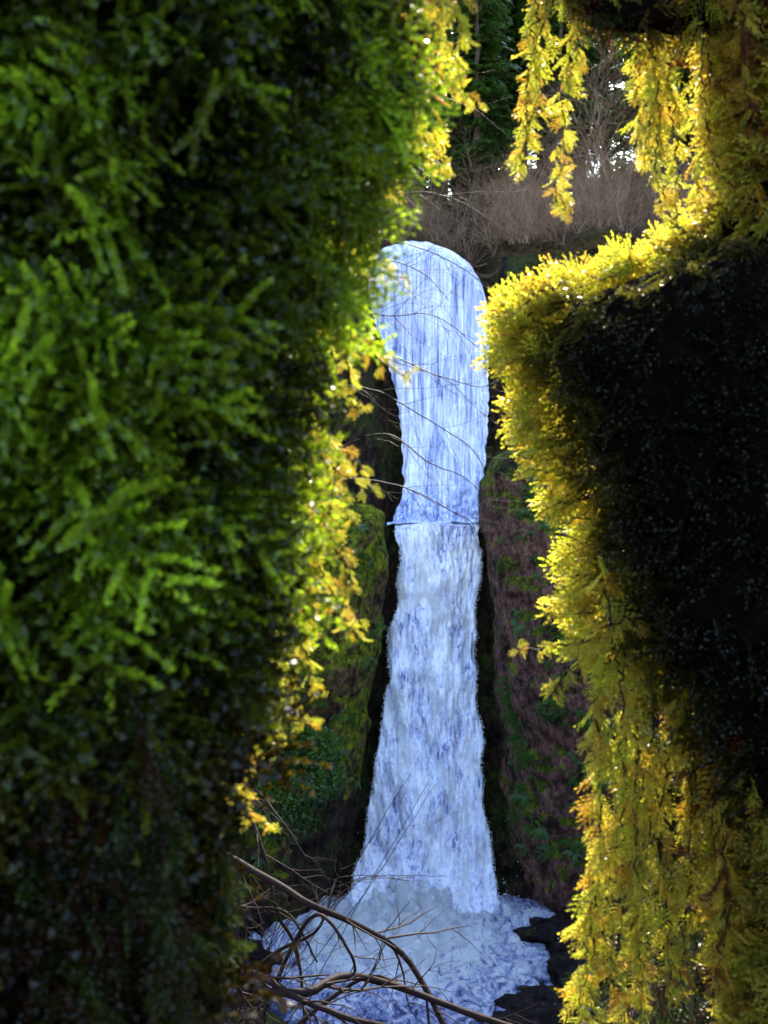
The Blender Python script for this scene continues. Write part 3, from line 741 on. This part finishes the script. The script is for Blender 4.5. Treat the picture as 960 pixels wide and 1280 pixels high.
for k, (x, y) in enumerate(spots):
    T_ = thing('conifer_tree', (x, y, hillz(x, y)), 'tall dark green conifer on the slope above the falls', 'tree', group='conifers above the waterfall')
    q = rng.uniform(.8, 1.1); T_.scale = (q, q, q); T_.rotation_euler = (0, 0, rng.uniform(0, 6.28))
    obj('trunk', CT[k % 3][0], parent=T_); obj('crown', CT[k % 3][1], parent=T_)
# distant wood
V = []; G = []
for k in range(900):
    y = rng.uniform(130, 260); x = rng.uniform(-90, 170)
    u0 = x/(K*y)+480
    h0 = hillz(x, y); H = rng.uniform(28, 42)
    if 740 < u0 < 810: H *= .55
    for i in range(90):
        f = rng.random()**1.2; rr_ = (1-f)*4.5+.3; a0 = rng.uniform(0, 6.28); c0 = np.array([x, y, h0+1+f*(H-1)])
        p = c0+np.array([math.cos(a0), math.sin(a0), -.35])*rr_; w_ = np.array([-math.sin(a0), math.cos(a0), 0])*.9
        V += [c0+w_*.4, c0-w_*.4, p]; g_ = rng.uniform(.5, 1.4); G += [g_]*3
V = np.array(V); me = mesh('distant_wood', V, np.arange(len(V)).reshape(-1, 3), LEAF, False, np.array(G)[:, None]*np.array([[.09, .14, .05]]))
obj('distant_wood', me, kind='stuff', label='dense dark conifer wood on the far hillside', category='wood')
# bare slender trees on the slope
bt = []
for s_ in range(3):
    a_ = Acc(); r_ = np.random.default_rng(90+s_)
    grow(a_, (0, 0, -.5), (0, 0, 1), 12, .11, 3, r_, .03, 5, 6, 8); bt.append(a_.mesh('bare_tree', BRUSH, True))
for k in range(14):
    y = rng.uniform(66, 84); x = float(ex(rng.uniform(470, 830), y))
    o = obj('bare_tree', bt[k % 3], loc=(x, y, hillz(x, y)), label='slender leafless grey tree on the brushy hillside', category='tree', group='leafless trees on the hillside')
    o.rotation_euler = (rng.normal(0, .05), rng.normal(0, .05), rng.uniform(0, 6.28)); q = rng.uniform(.4, .8); o.scale = (q, q, q)

# ferns
def fern(seed):
    r = np.random.default_rng(seed); V = []; G = []
    for k in range(13):
        a0 = r.uniform(0, 6.28); hd = np.array([math.cos(a0), math.sin(a0), 0]); sd = np.array([-hd[1], hd[0], 0]); L_ = r.uniform(.6, 1.05)
        for i in range(20):
            q = (i+1)/21; pos = hd*L_*q+np.array([0, 0, .9*q-1.3*q*q])*L_
            l = .13*math.sin(math.pi*(q*.85+.12))+.02
            for s in (-1, 1):
                w_ = hd*.024
                V += [pos-w_, pos+w_, pos+sd*s*l+hd*.05+np.array([0, 0, -.03])]; G += [.7, .7, 1.2]
    V = np.array(V)
    return mesh('sword_fern', V, np.arange(len(V)).reshape(-1, 3), LEAF, False, np.array(G)[:, None]*np.array([[.07, .16, .025]]))
FT = [fern(s_) for s_ in range(4)]
k = 0
while k < 150:
    i = rng.integers(10, 200); j = rng.integers(0, RX.shape[1])
    p = np.array([RX[i, j], RY[i, j], RZ[i, j]])
    if p[1] > 50.5: continue
    u0 = p[0]/(K*p[1])+480
    if u0 < 630 or u0 > 800 or p[2] < 3: continue
    if fbm(p[0]*.5, p[1]*.5, p[2]*.3, 2) < rng.uniform(-.3, .25): continue
    o = obj('sword_fern', FT[k % 4], loc=p, label='green sword fern growing from the dark rock', category='fern', group='ferns on the rock face')
    q = rng.uniform(.35, .85); o.scale = (q, q, q); o.rotation_euler = (rng.uniform(.3, .9), 0, rng.uniform(-.6, .6)); k += 1
k = 0
while k < 40:
    i = rng.integers(4, 190); j = rng.integers(0, LX.shape[1])
    p = np.array([LX[i, j], LY[i, j], LZ[i, j]])
    if p[1] > 51.5 or p[2] < 2: continue
    o = obj('sword_fern', FT[k % 4], loc=p, label='green sword fern growing from the mossy rock', category='fern', group='ferns on the mossy buttress')
    q = rng.uniform(.4, .8); o.scale = (q, q, q); o.rotation_euler = (rng.uniform(.3, .9), 0, rng.uniform(-.6, .6)); k += 1
# leafy shrubs by the lower left wall
def leafy(seed):
    r = np.random.default_rng(seed); n_ = 2600
    c = r.normal(0, 1, (n_, 3)); c /= np.linalg.norm(c, axis=1, keepdims=True); c *= r.uniform(.55, 1, (n_, 1))**.6
    c *= (1+.35*fbm(c[:, 0]*2+seed, c[:, 1]*2, c[:, 2]*2, 2))[:, None]; c[:, 2] = c[:, 2]*.9+.7
    a1 = r.normal(0, .06, (n_, 3)); b1 = r.normal(0, .06, (n_, 3))
    V = np.stack([c, c+a1, c+b1], 1).reshape(-1, 3)
    g_ = np.repeat(r.uniform(.4, 1.5, n_)*(.5+.5*np.clip(c[:, 2], 0, 1.4)), 3)
    st_ = Acc()
    for q in range(7): grow(st_, (0, 0, -.3), (r.normal(0, .5), r.normal(0, .5), 1), 1.3, .03, 1, r, 0, 3, 4, 4)
    return mesh('foliage', V, np.arange(len(V)).reshape(-1, 3), LEAF, False, g_[:, None]*np.array([[.06, .14, .012]])), st_.mesh('stem', TWIG)
LT = [leafy(s_) for s_ in range(3)]
for k, (u0, v0, y, q) in enumerate([(392, 960, 46, 1.3), (378, 1010, 45, 1.6), (400, 1000, 47, 1.2), (360, 960, 46, 1.6), (350, 1040, 44.5, 1.7), (430, 655, 51, .8), (400, 650, 51, 1.0), (330, 900, 46, 1.7), (690, 900, 47.4, .7), (715, 860, 47.4, .8)]):
    T_ = thing('leafy_shrub', (float(ex(u0, y)), y, float(hz(v0, y))), 'bright green leafy shrub clinging to the gorge wall', 'shrub', group='green shrubs on the gorge walls')
    T_.scale = (q, q, q); T_.rotation_euler = (0, 0, rng.uniform(0, 6.28))
    obj('foliage', LT[k % 3][0], parent=T_); obj('stem', LT[k % 3][1], parent=T_)
print('done')
